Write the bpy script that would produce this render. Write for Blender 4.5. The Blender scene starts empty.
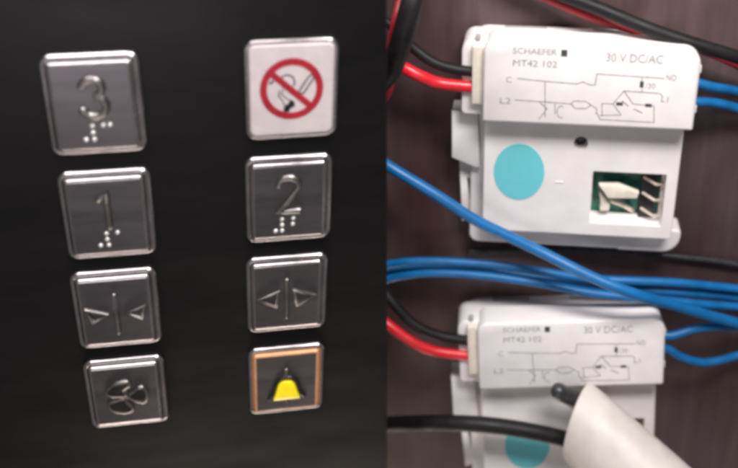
import bpy, bmesh, math, random
from mathutils import Vector, Matrix

random.seed(7)
U = 0.00025            # one building unit is a quarter of a millimetre
R = math.radians
sc = bpy.context.scene
col = sc.collection

# ------------------------------------------------------------------ camera, world, lamps, exposure
F, CX, CY = 900.0, 480.0, 100.0        # focal length and optical axis of the photograph, in its pixels
TILT = R(-24)
CAM_Z = 894.3
cam_data = bpy.data.cameras.new('camera')
cam = bpy.data.objects.new('camera', cam_data); col.objects.link(cam)
cam.location = (0, 0, CAM_Z * U); cam.rotation_euler = (TILT, 0, 0)
cam_data.sensor_fit = 'HORIZONTAL'; cam_data.sensor_width = 36
cam_data.lens = F / 738 * 36
cam_data.shift_x = (369 - CX) / 738
cam_data.shift_y = -(234 - CY) / 738
cam_data.clip_start = 0.002; cam_data.clip_end = 50
cam_data.dof.use_dof = True
cam_data.dof.focus_distance = 900 * U
cam_data.dof.aperture_fstop = 9.0
sc.camera = cam

sc.view_settings.view_transform = 'Standard'
sc.view_settings.look = 'None'
sc.view_settings.exposure = 0.08
sc.view_settings.gamma = 1.0
sc.cycles.filter_width = 4.1
sc.cycles.use_denoising = True
sc.cycles.max_bounces = 8

world = bpy.data.worlds.new('World'); sc.world = world
world.use_nodes = True
bg = world.node_tree.nodes['Background']
bg.inputs[0].default_value = (1.0, 0.95, 0.93, 1); bg.inputs[1].default_value = 0.125


def area(name, loc, target, size, size_y, power, colour):
    d = bpy.data.lights.new(name, 'AREA'); d.shape = 'RECTANGLE'
    d.size = size * U; d.size_y = size_y * U; d.energy = power; d.color = colour
    o = bpy.data.objects.new(name, d); col.objects.link(o)
    o.location = Vector(loc) * U
    o.rotation_euler = (Vector(target) * U - o.location).to_track_quat('-Z', 'Y').to_euler()
    return o


# ceiling lamp above the top edge of the picture, and a weaker lamp behind the bottom edge
area('ceiling_lamp', (330, 660, 780), (110, 0, 0), 540, 290, 1.42, (1.0, 0.95, 0.94))
area('rim_highlight_fill', (-620, 1080, 760), (-250, 0, 150), 1000, 460, 1.1, (1.0, 0.94, 0.95))  # unseen lamp added to draw highlights along the bezel rims
area('room_lamp', (-480, -2300, 240), (-200, -150, 100), 1000, 180, 0.62, (1.0, 0.84, 0.72))

area('cap_gloss_fill', (-470, -1000, 1900), (-330, -60, 200), 700, 600, 0.22, (1.0, 0.93, 0.95))  # unseen fill added so the upper button caps reflect more light

# ------------------------------------------------------------------ geometry helpers
Rx = Matrix.Rotation(TILT, 3, 'X')


def pt(px, py, h):
    """the place on the level h above the table that the photograph shows at px, py"""
    d = Rx @ Vector(((px - CX) / F, (CY - py) / F, -1))
    t = (h - CAM_Z) / d.z
    return Vector((0, 0, CAM_Z)) + d * t


def empty(name, loc=(0, 0, 0), rot=None):
    o = bpy.data.objects.new(name, None); col.objects.link(o)
    o.empty_display_size = 0.005
    if rot is None:
        o.location = Vector(loc) * U
    else:
        o.matrix_world = Matrix.Translation(Vector(loc) * U) @ rot.to_4x4()
    return o


def tag(o, label=None, cat=None, group=None, kind=None):
    if label: o['label'] = label
    if cat: o['category'] = cat
    if group: o['group'] = group
    if kind: o['kind'] = kind
    return o


def link(name, bm, mat, parent=None, smooth=True, scale=1.0, angle=35):
    bmesh.ops.recalc_face_normals(bm, faces=bm.faces)
    me = bpy.data.meshes.new(name)
    bm.to_mesh(me); bm.free()
    if scale != 1.0: me.transform(Matrix(((1, .08, 0, 0), (0, 1, 0, 0), (0, 0, 1, 0), (0, 0, 0, 1))))   # the buttons lean a little
    me.transform(Matrix.Scale(U * scale, 4))
    if smooth:
        me.polygons.foreach_set('use_smooth', [True] * len(me.polygons))
        me.set_sharp_from_angle(angle=R(angle))
    me.materials.append(mat)
    o = bpy.data.objects.new(name, me); col.objects.link(o)
    if parent: o.parent = parent
    return o


def rrect(x0, y0, x1, y1, r, n=6):
    """rounded rectangle outline, r is one radius or four (bl, br, tr, tl)"""
    rs = [r] * 4 if not isinstance(r, (tuple, list)) else r
    out = []
    for (cx, cy, a, q) in ((x0, y0, 180, rs[0]), (x1, y0, 270, rs[1]), (x1, y1, 0, rs[2]), (x0, y1, 90, rs[3])):
        sx = 1 if cx == x0 else -1; sy = 1 if cy == y0 else -1
        for k in range(n + 1):
            t = R(a + 90 * k / n)
            out.append((cx + sx * q + q * math.cos(t), cy + sy * q + q * math.sin(t)))
    return out


def loft(bm, rings, cap_first=True, cap_last=True):
    """rings: lists of 3D points, all of one length"""
    vs = [[bm.verts.new(p) for p in r] for r in rings]
    n = len(vs[0])
    for a, b in zip(vs, vs[1:]):
        for i in range(n):
            bm.faces.new((a[i], a[(i + 1) % n], b[(i + 1) % n], b[i]))
    if cap_first: bm.faces.new(list(reversed(vs[0])))
    if cap_last: bm.faces.new(vs[-1])
    return vs


def lofted(bm, fn, steps, **k):
    loft(bm, [[(x, y, z) for x, y in fn(i)] for i, z in steps], **k)


def slab(bm, x0, y0, x1, y1, z0, z1, r=3, e=1.2, n=5):
    """solid block with rounded corners and rounded top edge"""
    f = lambda i: rrect(x0 + i, y0 + i, x1 - i, y1 - i, [max(q - i, .05) for q in (r if isinstance(r, (tuple, list)) else [r] * 4)], n)
    st = [(0, z0), (0, z1 - e)] + [(e * (1 - math.cos(R(a))), z1 - e + e * math.sin(R(a))) for a in (30, 60, 90)]
    lofted(bm, f, st)


def poly(bm, pts, z0, z1, e=0):
    """prism over a convex-enough outline"""
    c = Vector((sum(p[0] for p in pts), sum(p[1] for p in pts))) / len(pts)
    def ring(i, z):
        out = []
        for p in pts:
            d = Vector(p) - c
            out.append((*(c + d * max(0, 1 - i / max(d.length, 1e-6))), z))
        return out
    st = [(0, z0), (0, z1 - e)] + ([(e * .4, z1 - e * .25), (e, z1)] if e else [])
    loft(bm, [ring(i, z) for i, z in st])


def smooth_path(pts, closed=False, step=6):
    P = [Vector(p) for p in pts]; n = len(P); out = []
    rng = range(n if closed else n - 1)
    for i in rng:
        g = lambda k: P[k % n] if closed else P[min(max(k, 0), n - 1)]
        p0, p1, p2, p3 = g(i - 1), g(i), g(i + 1), g(i + 2)
        for s in range(step):
            t = s / step
            out.append(0.5 * ((2 * p1) + (p2 - p0) * t + (2 * p0 - 5 * p1 + 4 * p2 - p3) * t * t + (3 * p1 - p0 - 3 * p2 + p3) * t ** 3))
    if not closed: out.append(P[-1])
    return out


def tube(bm, path, r, closed=False, sides=12, flat=1.0, round_ends=True):
    """tube along a polyline; r is a number or a function of 0..1; flat squeezes it along z"""
    P = [Vector(p) for p in path]; n = len(P)
    rf = r if callable(r) else (lambda t: r)
    tang = []
    for i in range(n):
        a = P[(i - 1) % n] if closed or i > 0 else P[i]
        b = P[(i + 1) % n] if closed or i < n - 1 else P[i]
        t = (b - a); tang.append(t.normalized() if t.length > 1e-9 else Vector((1, 0, 0)))
    nrm = tang[0].orthogonal().normalized()
    if abs(tang[0].z) < .9:
        nrm = (Vector((0, 0, 1)) - tang[0] * tang[0].z).normalized()
    rings = []
    for i in range(n):
        nrm = (nrm - tang[i] * nrm.dot(tang[i])).normalized()
        b = tang[i].cross(nrm)
        rr = rf(i / max(n - 1, 1))
        def ring(c, q):
            o = []
            for k in range(sides):
                a = 2 * math.pi * k / sides
                v = nrm * (q * math.cos(a)) + b * (q * math.sin(a))
                v.z *= flat
                o.append(c + v)
            return o
        if i == 0 and not closed and round_ends:
            for a in (75, 45, 20): rings.append(ring(P[0] - tang[0] * rr * math.sin(R(a)), rr * math.cos(R(a))))
        rings.append(ring(P[i], rr))
        if i == n - 1 and not closed and round_ends:
            for a in (20, 45, 75): rings.append(ring(P[i] + tang[i] * rr * math.sin(R(a)), rr * math.cos(R(a))))
    if closed:
        loft(bm, rings + [rings[0]], False, False)
        bmesh.ops.remove_doubles(bm, verts=bm.verts, dist=1e-5)
    else:
        loft(bm, rings)


def dome(bm, x, y, z, r, h, n=14):
    rings = []
    for a in (0, 25, 50, 72):
        q = r * math.cos(R(a))
        rings.append([(x + q * math.cos(2 * math.pi * k / n), y + q * math.sin(2 * math.pi * k / n), z + h * math.sin(R(a))) for k in range(n)])
    loft(bm, rings)


def disc(bm, x, y, rx, ry, z0, z1, n=40):
    c = lambda z, s: [(x + rx * s * math.cos(2 * math.pi * k / n), y + ry * s * math.sin(2 * math.pi * k / n), z) for k in range(n)]
    loft(bm, [c(z0, 1), c(z1, 1)])


def stroke(bm, pts, w, z, t=0.12, closed=False):
    """printed line: a very thin raised ribbon of width w"""
    P = [Vector((p[0], p[1], 0)) for p in pts]
    if closed: P.append(P[0])
    for a, b in zip(P, P[1:]):
        d = b - a
        if d.length < 1e-6: continue
        d.normalize(); s = Vector((-d.y, d.x, 0)) * w / 2
        a2, b2 = a - d * w * .3, b + d * w * .3
        lo = [a2 - s, b2 - s, b2 + s, a2 + s]
        loft(bm, [[(p.x, p.y, z) for p in lo], [(p.x, p.y, z + t) for p in lo]])
        z += 0.004


def text_into(bm, s, x, y, z, h, wfac=1.0, rot=0.0, t=0.12, shear=0.0, spacing=1.0, width=None):
    """lettering h high, left end of the base line at x, y; width overrides wfac"""
    cu = bpy.data.curves.new('lettering', 'FONT'); cu.body = s; cu.size = 1
    cu.extrude = 0.05; cu.shear = shear; cu.resolution_u = 3; cu.space_character = spacing
    o = bpy.data.objects.new('lettering', cu); col.objects.link(o)
    dg = bpy.context.evaluated_depsgraph_get(); dg.update()
    me = bpy.data.meshes.new_from_object(o.evaluated_get(dg))
    bpy.data.objects.remove(o); bpy.data.curves.remove(cu)
    xs = [v.co.x for v in me.vertices]; k = h / 0.70
    kx = width / (max(xs) - min(xs)) if width else k * wfac
    me.transform(Matrix.Translation((x, y, z + t / 2)) @ Matrix.Rotation(rot, 4, 'Z') @ Matrix.Diagonal((kx, k, t / 0.1, 1)) @ Matrix.Translation((-min(xs), 0, 0)))
    bm.from_mesh(me); bpy.data.meshes.remove(me)


# ------------------------------------------------------------------ materials
def nodes(name):
    m = bpy.data.materials.new(name); m.use_nodes = True
    nt = m.node_tree
    return m, nt, nt.nodes['Principled BSDF']


def N(nt, kind, **kw):
    n = nt.nodes.new(kind)
    for k, v in kw.items():
        if k in n.inputs: n.inputs[k].default_value = v
        else: setattr(n, k, v)
    return n


def noise_chain(nt, scale, stretch=(1, 1, 1), detail=4, rough=.55, obj=True):
    tc = N(nt, 'ShaderNodeTexCoord')
    mp = N(nt, 'ShaderNodeMapping'); mp.inputs['Scale'].default_value = stretch
    nt.links.new(tc.outputs['Object'], mp.inputs[0])
    no = N(nt, 'ShaderNodeTexNoise'); no.inputs['Scale'].default_value = scale
    no.inputs['Detail'].default_value = detail; no.inputs['Roughness'].default_value = rough
    nt.links.new(mp.outputs[0], no.inputs['Vector'])
    return no.outputs['Fac']


def ramp(nt, fac, stops):
    r = N(nt, 'ShaderNodeValToRGB')
    e = r.color_ramp.elements
    while len(e) < len(stops): e.new(0.5)
    for el, (p, c) in zip(e, stops):
        el.position = p; el.color = (*c, 1) if len(c) == 3 else c
    nt.links.new(fac, r.inputs[0])
    return r.outputs[0]


def surface(name, c, rough=.5, metal=0.0, var=.06, scale=300, stretch=(1, 1, 1), bump=0.0, bump_scale=None, sss=0.0, rvar=.12, coat=0.0, spec=.5, glow=0.0):
    """plain material with worn, uneven colour and gloss"""
    m, nt, b = nodes(name)
    f = noise_chain(nt, scale, stretch)
    lo = tuple(max(0, x * (1 - var * 2.2)) for x in c); hi = tuple(min(1, x * (1 + var * 2.2)) for x in c)
    nt.links.new(ramp(nt, f, [(.3, lo), (.7, hi)]), b.inputs['Base Color'])
    f2 = noise_chain(nt, scale * .35, stretch)
    rr = N(nt, 'ShaderNodeMapRange'); rr.inputs['From Min'].default_value = .3; rr.inputs['From Max'].default_value = .7
    rr.inputs['To Min'].default_value = max(.02, rough - rvar); rr.inputs['To Max'].default_value = min(1, rough + rvar)
    nt.links.new(f2, rr.inputs[0]); nt.links.new(rr.outputs[0], b.inputs['Roughness'])
    b.inputs['Metallic'].default_value = metal
    if glow:
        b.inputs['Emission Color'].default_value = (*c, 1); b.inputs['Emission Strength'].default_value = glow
    b.inputs['Specular IOR Level'].default_value = spec
    if coat: b.inputs['Coat Weight'].default_value = coat; b.inputs['Coat Roughness'].default_value = .15
    if sss:
        b.inputs['Subsurface Weight'].default_value = sss; b.inputs['Subsurface Radius'].default_value = (.0012, .0009, .0007)
    if bump:
        f3 = noise_chain(nt, bump_scale or scale * 3, stretch, detail=6)
        bp = N(nt, 'ShaderNodeBump'); bp.inputs['Strength'].default_value = bump; bp.inputs['Distance'].default_value = .00008
        nt.links.new(f3, bp.inputs['Height']); nt.links.new(bp.outputs[0], b.inputs['Normal'])
    return m


def table_material():
    m, nt, b = nodes('dark_wood_laminate')
    g = noise_chain(nt, 190, (1, .06, 1), detail=7, rough=.65)
    g2 = noise_chain(nt, 30, (1, .12, 1), detail=4)
    mx = N(nt, 'ShaderNodeMath', operation='MULTIPLY_ADD'); mx.inputs[1].default_value = .55
    nt.links.new(g, mx.inputs[0])
    h = N(nt, 'ShaderNodeMath', operation='MULTIPLY'); h.inputs[1].default_value = .45
    nt.links.new(g2, h.inputs[0]); nt.links.new(h.outputs[0], mx.inputs[2])
    nt.links.new(ramp(nt, mx.outputs[0], [(.30, (.052, .034, .034)), (.5, (.080, .050, .051)), (.70, (.118, .078, .074))]), b.inputs['Base Color'])
    old = b.inputs['Base Color'].links[0].from_socket
    patch = noise_chain(nt, 22, (1, .5, 1), detail=3)
    tint = ramp(nt, patch, [(.34, (.62, .40, .40)), (.5, (1, 1, 1)), (.66, (1.4, 1.5, 1.55))])
    mm = N(nt, 'ShaderNodeMix', data_type='RGBA', blend_type='MULTIPLY'); mm.inputs[0].default_value = 1
    nt.links.new(old, mm.inputs[6]); nt.links.new(tint, mm.inputs[7]); nt.links.new(mm.outputs[2], b.inputs['Base Color'])
    b.inputs['Roughness'].default_value = .5
    b.inputs['Specular IOR Level'].default_value = .3
    bp = N(nt, 'ShaderNodeBump'); bp.inputs['Strength'].default_value = .25; bp.inputs['Distance'].default_value = .0001
    nt.links.new(g, bp.inputs['Height']); nt.links.new(bp.outputs[0], b.inputs['Normal'])
    return m


M = {
    'table': table_material(),
    'plate': surface('dark_brushed_plate', (.0055, .0052, .0055), .34, 0, .10, 260, (.3, 1, 1), .03, 1200, spec=.25, rvar=.05),
    'box': surface('black_housing', (.02, .02, .02), .5),
    'bezel': surface('polished_steel', (.60, .56, .57), .22, 1, .04, 500, rvar=.06),
    'cap': surface('satin_grey_steel', (.215, .20, .212), .32, 1, .05, 500, (.15, 1, 1), .05, 1500, rvar=.06),
    'mark': surface('raised_grey_steel', (.33, .31, .30), .33, 1, .08, 700, rvar=.05),
    'dot': surface('bright_steel_dot', (.82, .80, .78), .38, .6, .03, 700),
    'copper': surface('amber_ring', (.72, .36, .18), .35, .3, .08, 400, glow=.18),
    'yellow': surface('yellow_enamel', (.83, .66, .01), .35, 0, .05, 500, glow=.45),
    'sign': surface('white_sign_plate', (.72, .64, .65), .28, 0, .03, 300, coat=.5),
    'signred': surface('sign_red', (.42, .012, .03), .4, 0, .08, 500),
    'black_gloss': surface('black_glossy_enamel', (.02, .018, .018), .18, 0, .1, 500),
    'signblack': surface('sign_black', (.012, .010, .012), .28, 0, .1, 500),
    'white': surface('white_plastic', (.82, .79, .78), .38, 0, .025, 160, bump=.05, bump_scale=3000, sss=.15),
    'cream': surface('cream_plastic', (.78, .71, .61), .45, 0, .05, 400, sss=.1),
    'ink': surface('grey_print', (.30, .29, .30), .6, 0, .25, 1500),
    'darkink': surface('dark_print', (.05, .05, .06), .6, 0, .15, 1500),
    'teal': surface('teal_paper', (.15, .60, .66), .6, 0, .012, 700),
    'recess_shade': surface('grey_recess_shade', (.36, .34, .33), .6),  # grey stands in for the shade inside slots and notch
    'pcb': surface('green_circuit_board', (.008, .125, .085), .35, 0, .25, 700),
    'black_plastic': surface('black_plastic', (.014, .014, .016), .4, 0, .1, 500),
    'hole': surface('hole_lining', (.035, .05, .06), .5, 0, .1, 500),
    'brass': surface('tinned_brass', (.85, .75, .62), .35, .6, .08, 900),
    'wblack': surface('black_insulation', (.010, .0095, .010), .52, 0, .15, 300, rvar=.1, spec=.28),
    'wgrey': surface('worn_black_rubber', (.03, .03, .034), .3, 0, .15, 300, rvar=.1),
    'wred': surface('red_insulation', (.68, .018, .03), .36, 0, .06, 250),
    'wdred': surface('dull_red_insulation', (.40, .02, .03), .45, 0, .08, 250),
    'wblue': surface('blue_insulation', (.004, .135, .37), .42, 0, .07, 250),
    'sleeve': surface('white_sleeve', (.63, .585, .54), .5, 0, .04, 160, sss=.2),
}

# ------------------------------------------------------------------ table
bm = bmesh.new()
slab(bm, -2600, -2600, 2600, 1500, -120, 0, 60, 8)
tag(link('table_top', bm, M['table']), kind='structure')['label'] = 'dark brown wood table top under the relays and wires'

# ------------------------------------------------------------------ lift panel
S = 79.0
PR = Matrix(((0.98706, 0.03193, 0.15714), (-0.01077, 0.99096, -0.13374), (-0.15999, 0.13032, 0.97848)))
PT = Vector((-3.3602, -6.1302, -9.1764)) * S + Vector((0, 0, CAM_Z))
panel = empty('control_panel', PT, PR)
tag(panel, 'black brushed lift control panel with steel push buttons set in two columns', 'control panel')
bm = bmesh.new()
outline = [(-4.35, -5.68), (2.106, -5.68), (2.321, 4.15), (-4.14, 4.15)]
outline = [(x * S, y * S) for x, y in outline]
poly(bm, outline, -13, 0, .8)
link('face_plate', bm, M['plate'], panel, smooth=False)
bm = bmesh.new(); slab(bm, -260, -400, 60, 290, -60, -13.2, 6, 2)
link('back_box', bm, M['box'], panel)
inv = PR.transposed()
for (x, y) in ((-235, -370), (35, -370), (-235, 265), (35, 265)):
    top = PR @ Vector((x, y, -58)) + PT
    bm = bmesh.new()
    tube(bm, [inv @ (Vector((top.x, top.y, 0)) - PT), (x, y, -58)], 7, round_ends=False)
    link('leg', bm, M['box'], panel)

HB = 1.243        # the buttons stand a little higher than wide
Bm = lambda: bmesh.new()


def brect(i, r):
    return rrect(-50 + i, -50 * HB + i, 50 - i, 50 * HB - i, max(.3, r - i), 6)


def b_ring(bm, steps, r=12, **k):
    loft(bm, [[(x, y, z) for x, y in brect(i, r)] for i, z in steps], **k)


def button_root(name, u, v, rot=0):
    loc = PT + PR @ Vector((u * S, v * S, 0))
    return empty(name, loc, PR @ Matrix.Rotation(R(rot), 3, 'Z'))


K = S / 100
BEZ = [(0, -.6), (0, 1.4), (.5, 2.6), (1.5, 3.9), (2.7, 4.9), (3.9, 5.3), (4.9, 4.9), (5.8, 4.0), (6.3, 2.6), (6.5, .4)]


def steel_button(u, v, label, ring_mat='bezel'):
    t = button_root('lift_button', u, v)
    tag(t, label, 'push button', 'steel buttons of the lift panel')
    bm = Bm(); b_ring(bm, BEZ, cap_first=False, cap_last=False)
    link('bezel', bm, M['bezel'], t, scale=K, angle=60)
    bm = Bm(); b_ring(bm, [(6.4, .5), (7.4, .5), (7.6, 4.6), (8.1, 6.2), (9.1, 7.5), (10.2, 8.0), (11.2, 8.2)], cap_first=False, cap_last=False)
    link('inner_rim', bm, M[ring_mat], t, scale=K, angle=60)
    bm = Bm(); b_ring(bm, [(11.1, 7.9), (11.1, 8.2)], cap_first=True)
    link('cap', bm, M['cap'], t, scale=K, angle=30)
    return t


Z0 = 8.2          # height of the cap face


def marks(t, name, paths, r=3.0, flat=.9, mat='mark', closed=()):
    bm = Bm()
    for i, p in enumerate(paths):
        b2 = Bm()
        tube(b2, [(x * 100, y * 100, Z0 + .6) for x, y, *_ in p], r, closed=i in closed, flat=flat, sides=12)
        me = bpy.data.meshes.new('m'); b2.to_mesh(me); b2.free(); bm.from_mesh(me); bpy.data.meshes.remove(me)
    return link(name, bm, M[mat], t, scale=K, angle=60)


def sp(pts, closed=False, step=6):
    return [(p.x, p.y) for p in smooth_path([(x, y, 0) for x, y in pts], closed, step)]


def braille(t, pts):
    bm = Bm()
    for x, y in pts: dome(bm, x * 100, y * 100, Z0, 2.8, 2.4)
    link('braille_dots', bm, M['dot'], t, scale=K)


arc = lambda cx, cy, rx, ry, a0, a1, n=10: [(cx + rx * math.cos(R(a0 + (a1 - a0) * k / n)), cy + ry * math.sin(R(a0 + (a1 - a0) * k / n))) for k in range(n + 1)]

t = steel_button(-.828, 2.199, 'grey steel lift button with raised number 3, above the 1 button')
marks(t, 'numeral', [arc(.005, .245, .105, .105, 160, -80) + arc(.01, .02, .125, .125, 80, -160)], 4.2)
braille(t, [(-.035, -.23), (-.035, -.315), (-.115, -.40), (-.03, -.40), (.075, -.225), (.145, -.225)])

t = steel_button(-.946, .726, 'grey steel lift button with raised number 1, below the 3 button')
marks(t, 'numeral', [[(-.075, .27), (-.03, .30), (.015, .36), (.015, .2), (.015, -.13)]], 3.9)
braille(t, [(-.03, -.23), (.09, -.225), (-.03, -.315), (-.11, -.40), (-.02, -.40)])

t = steel_button(1.089, .765, 'grey steel lift button with raised number 2 under the no smoking sign')
marks(t, 'numeral', [arc(.0, .24, .115, .12, 170, -25) + [(.03, .08), (-.03, -.01), (-.12, -.13), (-.03, -.13), (.12, -.13)]], 3.9)
braille(t, [(-.075, -.25), (.055, -.245), (-.075, -.335), (.05, -.33), (-.15, -.42), (-.075, -.42)])

t = steel_button(-1.100, -.736, 'steel door closing button with two triangles pointing inward at a centre line')
marks(t, 'arrow', [[(-.34, .08), (-.12, -.02), (-.28, -.12)]], 3.3, closed=(0,))
marks(t, 'arrow', [[(.34, .08), (.13, -.02), (.29, -.12)]], 3.3, closed=(0,))
marks(t, 'door_line', [[(0, .28), (0, -.33)]], 3.0)

t = steel_button(.951, -.726, 'steel door opening button with two triangles pointing outward from a centre line')
marks(t, 'arrow', [[(-.34, .0), (-.10, .11), (-.13, -.14)]], 3.3, closed=(0,))
marks(t, 'arrow', [[(.34, .0), (.09, .11), (.13, -.14)]], 3.3, closed=(0,))
marks(t, 'door_line', [[(0, .28), (0, -.33)]], 3.0)

t = steel_button(-1.228, -2.218, 'steel fan button with raised three bladed fan symbol at the panel foot')
def blade(pts): return sp(pts, True, 5)
for pts in ([(.00, .03), (-.04, .14), (.05, .22), (.02, .29), (-.14, .26), (-.25, .13), (-.20, .05), (-.10, .03)],
            [(-.03, -.05), (-.12, -.07), (-.24, -.13), (-.19, -.27), (-.04, -.33), (.05, -.30), (.05, -.22), (.0, -.14)],
            [(.05, .0), (.11, .07), (.21, .15), (.28, .06), (.27, -.08), (.22, -.15), (.11, -.08)]):
    fb = marks(t, 'fan_blade', [[(x * .9, y * .9) for x, y in blade(pts)]], 3.3, closed=(0,))
    bm = Bm(); poly(bm, [(x * 90, y * 90) for x, y in blade(pts)], Z0 - .2, Z0 + 3.9, 1)
    link('blade_web', bm, M['black_gloss'], fb, scale=K)
bm = Bm(); dome(bm, 0, 0, Z0, 6, 3.4); link('fan_hub', bm, M['signblack'], t, scale=K)

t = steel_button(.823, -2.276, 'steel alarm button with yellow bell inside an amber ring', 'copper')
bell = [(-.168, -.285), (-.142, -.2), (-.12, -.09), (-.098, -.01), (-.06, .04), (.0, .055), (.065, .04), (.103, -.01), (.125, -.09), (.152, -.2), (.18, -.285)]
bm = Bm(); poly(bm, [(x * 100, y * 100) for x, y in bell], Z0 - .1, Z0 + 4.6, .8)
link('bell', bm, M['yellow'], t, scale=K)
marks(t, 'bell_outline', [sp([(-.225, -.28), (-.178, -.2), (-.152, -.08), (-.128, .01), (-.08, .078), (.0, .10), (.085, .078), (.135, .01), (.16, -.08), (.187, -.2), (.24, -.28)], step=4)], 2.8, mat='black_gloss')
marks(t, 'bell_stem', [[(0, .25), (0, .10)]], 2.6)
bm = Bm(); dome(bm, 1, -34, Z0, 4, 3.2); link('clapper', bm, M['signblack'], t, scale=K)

# ------------------------------------------------------------------ no smoking sign
t = button_root('warning_sign', 1.238, 2.267)
tag(t, 'white square no smoking sign with red slashed circle above the 2 button', 'sign')
bm = Bm(); b_ring(bm, [(0, -.6), (0, 2.6), (.5, 4.4), (1.4, 5.4), (2.6, 5.7), (4.2, 5.2), (5.0, 3.6)], cap_first=False, cap_last=False)
link('frame', bm, M['bezel'], t, scale=K, angle=60)
bm = Bm(); b_ring(bm, [(4.9, 2.0), (4.9, 4.2), (5.5, 5.4), (6.6, 6.1), (7.6, 6.1)], cap_first=False)
link('sign_face', bm, M['sign'], t, scale=K, angle=60)
ZS = 6.1
bm = Bm()
ring = lambda r, z: [(r * math.cos(2 * math.pi * k / 72) * 1.0, r * 1.13 * math.sin(2 * math.pi * k / 72) + 2, z) for k in range(72)]
loft(bm, [ring(34, ZS + .0), ring(34, ZS + .3), ring(26.5, ZS + .3), ring(26.5, ZS + .0)], False, False)
stroke(bm, [(-22, 23), (22, -22)], 7.4, ZS, .36)
link('prohibition_ring', bm, M['signred'], t, smooth=False, scale=K)
bm = Bm()
c0, d0 = Vector((15.0, 6.0)), Vector((.5, .87))
p0 = Vector((-.87, .5))
cig = [c0 + d0 * l + p0 * w for l, w in ((-12, 2.6), (11, 2.6), (14, 1.2), (14.3, -1), (12, -3), (-10, -3))]
stroke(bm, cig, 1.6, ZS, .2, True)
stroke(bm, arc(-5, 11, 8, 9, 160, -30, 14), 1.5, ZS, .2)
stroke(bm, [(-13, 1), (-14, -6), (-10, -12), (-8, -18)], 1.1, ZS, .2)
stroke(bm, [(-9, 3), (-11, -4), (-6, -9), (-3, -12)], .9, ZS, .2)
stroke(bm, [(-23, 10), (-20, 13)], 2.4, ZS, .2)
hand = [(-9, -26), (-8, -19), (-3, -16), (-2, -11), (3, -14), (3.5, -20), (-1, -22), (-3, -27)]
poly(bm, hand, ZS, ZS + .25)
link('hand_with_cigarette', bm, M['signblack'], t, smooth=False, scale=K)

# ------------------------------------------------------------------ relay module
HC = 66.0                                    # height of the cover face over the table
YAW = R(-1.0)
anchor = pt(482, 122, HC)                    # lower left corner of the cover face
MR = Matrix.Rotation(YAW, 3, 'Z') @ Matrix.Rotation(R(-4), 3, 'Y')
mod_loc = anchor - MR @ Vector((0, 0, HC))


def lc(px, py, h):
    q = MR.transposed()
    o = q @ (Vector((0, 0, CAM_Z)) - mod_loc)
    d = q @ (Rx @ Vector(((px - CX) / F, (CY - py) / F, -1)))
    v = o + d * ((h - o.z) / d.z)
    return (v.x, v.y)


W = lc(693, 131, HC)[0]                      # cover width
TOP = lc(585, 45, HC)[1]                     # cover height


def cut(o, cutters):
    for c in cutters:
        md = o.modifiers.new('cut', 'BOOLEAN'); md.operation = 'DIFFERENCE'; md.solver = 'EXACT'; md.object = c
    dg = bpy.context.evaluated_depsgraph_get(); dg.update()
    me = bpy.data.meshes.new_from_object(o.evaluated_get(dg))
    o.modifiers.clear(); old = o.data; o.data = me; me.name = old.name
    for c in cutters: bpy.data.objects.remove(c)


def text_at(bm, s, px0, px1, py, hpx, z=HC, **k):
    """lettering between two columns of the upper module's picture, base line at py on its left end"""
    a, b = Vector(lc(px0, py, z)), Vector(lc(px1, py, z))
    hh = abs(lc(px0, py - hpx, z)[1] - a.y)
    text_into(bm, s, a.x, a.y, z + .02, hh, width=b.x - a.x, **k)


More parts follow.
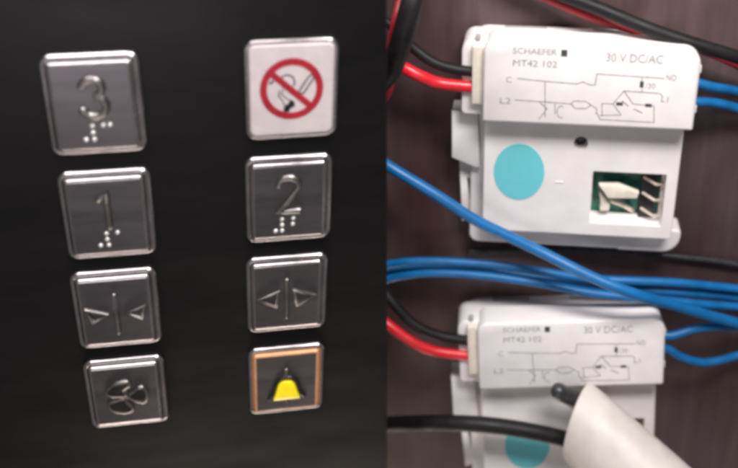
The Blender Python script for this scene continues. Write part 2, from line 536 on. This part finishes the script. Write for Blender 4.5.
def make_module():
    t = empty('relay_module', mod_loc, MR)
    HB0, HB1 = 26.0, 44.0        # base tray top, housing top
    # base tray with a rounded foot
    x0, yb = lc(470, 240, 10)[0], lc(600, 249, HB0)[1]
    x1 = lc(681.5, 230, HB0)[0]
    bm = Bm(); slab(bm, x0, yb + 1, W - 8, TOP - 6, 0, HB0, (10, 20, 12, 16), 3)
    slab(bm, W - 60, yb, x1, yb + 30, -.5, HB0 + .5, (2, 20, 5, 2), 3)
    tray = link('base_tray', bm, M['white'], t)
    # housing (front body) with window and screw hole
    hx0, hx1 = lc(483, 180, HB1)[0], lc(677, 190, HB1)[0]
    hy0 = lc(600, 236, HB1)[1]
    bm = Bm(); slab(bm, hx0, hy0, min(hx1, W - 3), TOP - 15, 6, HB1, 4, 1.6)
    body = link('housing', bm, M['white'], t)
    wx0, wy1 = lc(593, 171, HB1); wx1, wy0 = lc(661, 227, HB1)
    cx, cy = lc(581, 143.5, HB1)
    bm = Bm(); slab(bm, wx0, wy0, wx1, wy1, 12, 80, 1.5, .2)
    c1 = link('cutter', bm, M['white'], t)
    bm = Bm(); slab(bm, wx0 + 2, wy0 + 2, wx1 - 2, wy1 - 2, 12.2, 80, 1.5, .2)
    c1b = link('cutter', bm, M['white'], t)
    bm = Bm(); disc(bm, cx, cy, 7.5, 8, 16, 80)
    c2 = link('cutter', bm, M['white'], t)
    bpy.context.view_layer.update()
    cut(body, [c1, c2]); cut(tray, [c1b])
    for q in (body, tray): q.data.set_sharp_from_angle(angle=R(8))
    bm = Bm(); disc(bm, cx, cy, 7.4, 7.9, 17, 30); disc(bm, cx, cy, 3, 3.2, 30, 33, 16)
    link('screw', bm, M['hole'], t)
    # circuit board, connector and pins in the window
    bm = Bm(); slab(bm, wx0 - 1, wy0 - 1, wx1 + 1, wy1 + 1, 15, 20, 1, .2)
    pcb = link('circuit_board', bm, M['pcb'], t)
    bm = Bm(); slab(bm, wx1 - 24, wy0 + 1, wx1 - 7, wy1 - 1, 20, 27, 1, .4)
    slab(bm, wx0 + 1, wy1 - 10, wx1 - 24, wy1 - 1, 20, 24, 1, .4)
    link('pin_socket', bm, M['black_plastic'], pcb)
    for k in range(3):
        y = wy1 - 15 - k * (wy1 - wy0 - 22) / 2.2
        bm = Bm(); tube(bm, [(wx1 - 21, y + 3, 30), (wx1 - 9, y - 2, 36), (wx1 - 1, y - 5, 30)], 1.7, sides=8)
        link('contact_pin', bm, M['brass'], pcb)
    a = [lc(*p, 38) for p in ((599, 185), (619, 185), (639, 193), (637, 198), (608, 198))]
    bm = Bm(); poly(bm, a, 32, 39, 1)
    cn = link('connector', bm, M['cream'], pcb)
    bm = Bm()
    poly(bm, [lc(*p, 34) for p in ((599, 192), (606, 200), (610, 206), (609, 212), (600, 212), (601, 204))], 20, 32, .8)
    link('connector_foot', bm, M['cream'], cn)
    bm = Bm()
    tube(bm, [(*lc(612, 200, 30), 31), (*lc(624, 204, 26), 28), (*lc(632, 210, 22), 22)], 3, sides=8)
    link('connector_foot', bm, M['brass'], cn)
    # cover with rounded upper corners
    bm = Bm()
    st = lambda i: rrect(i, i, W - i, TOP - i, [max(.1, q - i) for q in (3, 3, 17, 13)], 7)
    lofted(bm, st, [(0, 30), (0, HC - 3.5), (.4, HC - 1.9), (1.5, HC - .6), (3.2, HC)])
    cov = link('cover', bm, M['white'], t)
    # small lugs on the right end
    for (px, py) in ((697, 68), (694, 108)):
        c = lc(px, py, 50)
        bm = Bm(); slab(bm, W - 2, c[1] - 4, W + 3.2, c[1] + 4, 40, 54, 1, .8)
        link('lug', bm, M['white'], cov)
    # terminal block at the left end
    tx0 = lc(462, 80, 44)[0]; ty0 = lc(470, 112, 44)[1]; ty1 = lc(470, 38, 44)[1]
    bm = Bm(); slab(bm, tx0, ty0, 3, ty1, 8, 50, (5, 2, 2, 12), 2)
    tb = link('terminal_block', bm, M['white'], t)
    tx2 = lc(472, 80, 57)[0]
    bm = Bm(); slab(bm, tx2, lc(475, 104, 57)[1], 1, lc(475, 46, 57)[1], 48, 58, 1.5, 1)
    link('terminal_frame', bm, M['cream'], tb)
    c = lc(476, 41, 57)
    bm = Bm(); slab(bm, c[0] - 1, c[1] - 2, c[0] + 4, c[1] + 3, 45, 51, 1, .5); link('notch', bm, M['recess_shade'], tb)
    # slanted latch and clip on the left flank
    bm = Bm()
    q = [lc(*p, 30) for p in ((452, 110), (478, 110), (480, 166), (476, 166), (452, 156))]
    poly(bm, q, 4, 34, 1.5); link('latch', bm, M['white'], t)
    bm = Bm()
    q = [lc(*p, 22) for p in ((459, 160), (479, 168), (479, 216), (462, 222))]
    poly(bm, q, 2, 20, 1); cl = link('clip', bm, M['white'], t)
    bm = Bm()
    q = [lc(*p, 22) for p in ((467, 178), (475, 182), (475, 205), (470, 205))]
    poly(bm, q, 19, 20.6, .4); link('clip_slot', bm, M['black_plastic'], cl)
    # two slots in the tray's upper rim, their inner shade put in as grey strips
    for (xa, xb) in ((18, 62), (110, 158)):
        bm = Bm(); slab(bm, xa, TOP - 8, xb, TOP - 5.2, 2, 7, 1, .5); link('rim_slot', bm, M['recess_shade'], tray)
    # teal inspection sticker
    cxs, cys = lc(519, 172, HB1)
    ry = abs(lc(519, 200, HB1)[1] - lc(519, 144, HB1)[1]) / 2
    bm = Bm(); disc(bm, cxs, cys, 27, ry, HB1 - .5, HB1 + .5, 56)
    link('round_sticker', bm, M['teal'], t)
    bm = Bm(); e = lc(555, 182, HB1); slab(bm, e[0], e[1] - .8, e[0] + 9, e[1] + .8, HB1 - .5, HB1 + .7, .5, .3)
    link('moulded_mark', bm, M['white'], t)
    # print on the cover
    bm = Bm()
    text_at(bm, 'SCHAEFER', 513, 557, 53.5, 6)
    text_at(bm, 'MT42 102', 513, 557, 66, 6.5)
    text_at(bm, '30 V DC/AC', 606, 663, 61.5, 8.5)
    text_at(bm, 'C', 506, 511.5, 82.5, 6); text_at(bm, 'L2', 500, 510.5, 103.5, 6)
    text_at(bm, 'NO', 666, 676, 80.5, 6); text_at(bm, 'L1', 661, 668, 102, 6)
    text_at(bm, '/30', 645, 655, 88.5, 5.5)
    L = lambda pts, w=1.0, closed=False: stroke(bm, [lc(x, y, HC) for x, y in pts], w, HC + .02, .12, closed)
    L([(517, 78.5), (546, 81.5), (577, 84)]); L([(577, 84), (583, 82), (590, 85), (595, 85), (597, 74), (664, 78.5)])
    L([(515, 100), (545, 102), (571, 104)]); L([(545, 81.5), (545, 117)])
    L([(540, 102.5), (547, 109), (539, 119)]); L([(555, 104), (555, 114)])
    L(arc(561, 112, 4, 6, 70, 300, 8))
    L([(571, 104), (574, 101), (586, 101.5), (591, 105), (586, 108.5), (575, 108.5)], 1.0, True)
    L([(591, 105), (597, 109), (596, 114)]); L([(602, 104), (602, 116)]); L([(602, 103.5), (613, 104), (621, 115), (600, 115.5)])
    L([(613, 104), (624, 91), (660, 93.5), (663, 97)]); L([(624, 91), (633, 104), (654, 106), (654, 122.5), (600, 119.5), (597, 113)])
    L([(622, 101), (628, 106)], 1.2); L([(634, 109), (642, 113)], 1.2); L([(642, 78), (642, 92)], .8)
    link('printed_diagram', bm, M['ink'], cov, smooth=False)
    bm = Bm()
    a = lc(561, 56.5, HC); b = lc(567.5, 50, HC)
    slab(bm, a[0], a[1], b[0], b[1], HC - .1, HC + .16, .3, .05)
    a = lc(639.5, 87.5, HC); b = lc(644, 81.5, HC)
    slab(bm, a[0], a[1], b[0], b[1], HC - .1, HC + .16, .3, .05)
    for (x, y) in ((619, 104), (648, 105.5)):
        a = lc(x - 3, y + 1.5, HC); b = lc(x + 4, y - 1.5, HC)
        slab(bm, a[0], a[1], b[0], b[1], HC - .1, HC + .15, .3, .05)
    link('printed_squares', bm, M['darkink'], cov, smooth=False)
    return t


def copy_tree(o, parent=None):
    c = o.copy(); col.objects.link(c)
    if parent: c.parent = parent
    for ch in [x for x in o.children]: copy_tree(ch, c)
    return c


upper = make_module()
tag(upper, 'white relay module with round teal sticker and open window showing a green circuit board', 'relay module', 'relay modules on the table')
bpy.context.view_layer.update()
lower = copy_tree(upper)
tag(lower, 'white relay module half hidden under a black cable and white sleeve', 'relay module', 'relay modules on the table')
LIFT = 14.0
la = pt(479.5, 390, HC + LIFT)
LR = Matrix.Rotation(R(2.0), 3, 'Z') @ Matrix.Rotation(R(-5.5), 3, 'X')
lower.matrix_world = Matrix.Translation((la - LR @ Vector((0, 0, HC))) * U) @ LR.to_4x4()

for ch in lower.children:
    if ch.name.startswith('round_sticker'): ch.location = Vector((15, -30, 0)) * U

# ------------------------------------------------------------------ wires
def wire(name, pts, r, mat, label, cat='wire', group=None):
    P = [pt(*p) for p in pts]
    o = P[0].copy(); o.z = 0
    path = smooth_path(P, step=10); ph = random.uniform(0, 6)
    for i, p in enumerate(path):                                   # slight hand bent kinks
        q = i * .24 + ph
        p += Vector((math.sin(q * .7 + 1), math.sin(q), .6 * math.sin(q * 1.3 + 2))) * min(.7, r * .10)
    bm = Bm(); tube(bm, [p - o for p in path], r, sides=14)
    ob = link(name, bm, M[mat]); ob.location = o * U
    return tag(ob, label, cat, group)


G = 'blue wires on the table'
wire('electric_wire', [(300, 20, 10), (380, 20, 40), (402, 38, 48), (415, 50, 50), (435, 63, 53), (455, 69.5, 51), (472, 71.5, 50), (481, 72, 50)], 5.4, 'wblack',
     'black wire plugged into the top relay above its red wire', group='black wires')
wire('electric_wire', [(300, 40, 12), (370, 52, 40), (388, 62, 50), (403, 68, 53), (420, 76, 55), (442, 84, 51), (472, 87, 49), (481, 87.5, 49)], 6.3, 'wred',
     'bright red wire plugged into the end of the top relay', group='red wires')
wire('power_cable', [(440, -70, 60), (418, -15, 100), (407, 20, 112), (397, 52, 108), (386, 78, 90), (350, 110, 60), (290, 140, 20)], 10.5, 'wblack',
     'thick black cable running down beside the panel edge at the top', 'cable', group='black cables')
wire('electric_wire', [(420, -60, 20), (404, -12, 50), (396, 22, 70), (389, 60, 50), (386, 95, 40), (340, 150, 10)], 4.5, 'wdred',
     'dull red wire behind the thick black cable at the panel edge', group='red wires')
wire('electric_wire', [(480, -40, 20), (545, -12, 25), (598, 9, 40), (650, 29, 56), (700, 46, 60), (745, 60, 50), (820, 85, 8)], 7.0, 'wblack',
     'black wire sloping down past the upper right of the top relay', group='black wires')
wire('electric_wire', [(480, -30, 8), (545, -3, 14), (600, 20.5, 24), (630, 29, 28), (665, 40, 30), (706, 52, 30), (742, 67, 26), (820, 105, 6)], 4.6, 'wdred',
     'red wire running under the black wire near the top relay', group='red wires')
wire('electric_wire', [(684, 82, 50), (700, 84, 50), (718, 87.5, 44), (745, 93, 28), (820, 112, 6)], 5.0, 'wblue',
     'blue wire leaving the top relay, the upper of its pair', group=G)
wire('electric_wire', [(684, 101, 50), (700, 101.5, 48), (718, 104, 40), (745, 110, 24), (820, 130, 6)], 5.0, 'wblue',
     'blue wire leaving the top relay, the lower of its pair', group=G)
wire('electric_wire', [(300, 120, 10), (360, 146, 36), (390, 166, 56), (432, 193, 66), (472, 218, 70), (510, 237, 72), (545, 254, 76), (590, 276, 92), (637, 295, 96), (687, 309, 70), (745, 324, 40), (830, 345, 8)], 6.0, 'wblue',
     'thick blue wire slanting across between the two relays', group=G)
wire('electric_wire', [(290, 300, 10), (350, 276, 26), (387, 265, 34), (430, 261, 40), (487, 264, 44), (537, 271, 48), (587, 278, 46), (637, 281, 44), (690, 284, 36), (745, 289, 20), (830, 300, 6)], 4.8, 'wblue',
     'blue wire in the bundle above the lower relay, topmost strand', group=G)
wire('electric_wire', [(290, 320, 10), (350, 292, 20), (387, 279, 30), (420, 274, 38), (450, 273, 42), (487, 276, 46), (537, 283, 50), (587, 292, 52), (637, 298, 50), (690, 303, 40), (745, 307, 20), (830, 316, 6)], 4.8, 'wblue',
     'blue wire in the bundle above the lower relay, bottom strand', group=G)
wire('electric_wire', [(290, 305, 6), (350, 283, 10), (387, 272, 14), (430, 268, 22), (487, 270, 26), (537, 277, 30), (587, 285, 32), (637, 289, 36), (690, 293, 30), (745, 298, 14), (830, 308, 6)], 5.0, 'wblue',
     'blue wire in the bundle above the lower relay, middle strand', group=G)
wire('electric_wire', [(470, 252, 5), (540, 249, 6), (600, 251, 6), (650, 254, 6), (700, 259, 6), (745, 266, 6), (820, 285, 6)], 3.6, 'wgrey',
     'thin dark wire lying on the table just below the top relay', group='black wires')
wire('electric_wire', [(310, 200, 8), (360, 262, 30), (386, 295, 52), (412, 323, 62), (440, 336, 62), (470, 340.5, 60), (481, 341, 59)], 6.0, 'wblack',
     'black wire curving into the lower relay above its red wire', group='black wires')
wire('electric_wire', [(310, 260, 8), (360, 300, 40), (387, 323, 56), (407, 339, 62), (432, 350, 62), (470, 355.5, 60), (481, 356, 59)], 6.2, 'wred',
     'bright red wire curving into the end of the lower relay', group='red wires')
wire('electric_wire', [(655, 336, 55), (672, 335, 55), (690, 330, 52), (712, 327, 44), (745, 326, 26), (830, 322, 6)], 4.8, 'wblue',
     'blue wire leaving the lower relay, the upper of its pair', group=G)
wire('electric_wire', [(655, 345, 54), (668, 349, 54), (681, 357, 50), (702, 362, 42), (722, 360, 34), (745, 354, 22), (830, 338, 6)], 4.8, 'wblue',
     'blue wire sagging in a loop from the lower relay, the lower of its pair', group=G)
wire('power_cable', [(280, 432, 8), (350, 426, 20), (392, 423.5, 40), (440, 423, 80), (480, 424.5, 94), (520, 429, 96), (552, 436, 95), (580, 445, 96), (606, 462, 110), (630, 480, 128)], 9.4, 'wblack',
     'thick black cable crossing the lower relay into the white sleeve', 'cable', group='black cables')
wire('power_cable', [(559, 391, 102), (568, 395.5, 99), (582, 407, 97), (604, 428, 106), (632, 455, 128)], 9.6, 'wgrey',
     'short grey black cable end sticking out of the white sleeve', 'cable', group='black cables')

# white sleeve: a short hollow tube lying over the lower relay
def sleeve():
    a = pt(578, 421, 95); b = pt(660, 495, 156)
    d = (b - a).normalized(); L = (b - a).length
    up = (Vector((0, 0, 1)) - d * d.z).normalized(); sd = d.cross(up)
    bm = Bm(); n = 72
    def ring(s, r, skew=0):
        out = []
        for k in range(n):
            q = 2 * math.pi * k / n
            out.append(d * (s + skew * math.sin(q)) + up * (r * .92 * math.cos(q)) + sd * (r * 1.04 * math.sin(q)))
        return out
    R0 = 43
    rings = [ring(L * 1.5, R0 - 3), ring(L * .9, R0 - 3), ring(8, R0 - 4.5, 15), ring(.5, R0 - 4, 17), ring(-.6, R0 - 2.4, 17), ring(-.2, R0 - .8, 17), ring(1.2, R0, 17), ring(L * .4, R0 + 1, 4), ring(L * .9, R0 + 2), ring(L * 1.5, R0 + 1)]
    loft(bm, rings + [rings[0]], False, False)
    bmesh.ops.remove_doubles(bm, verts=bm.verts, dist=1e-5)
    o = link('cable_sleeve', bm, M['sleeve'], angle=60); o.location = a * U
    return o


tag(sleeve(), 'off white hollow sleeve with black cables in its open end, over the lower relay', 'sleeve')
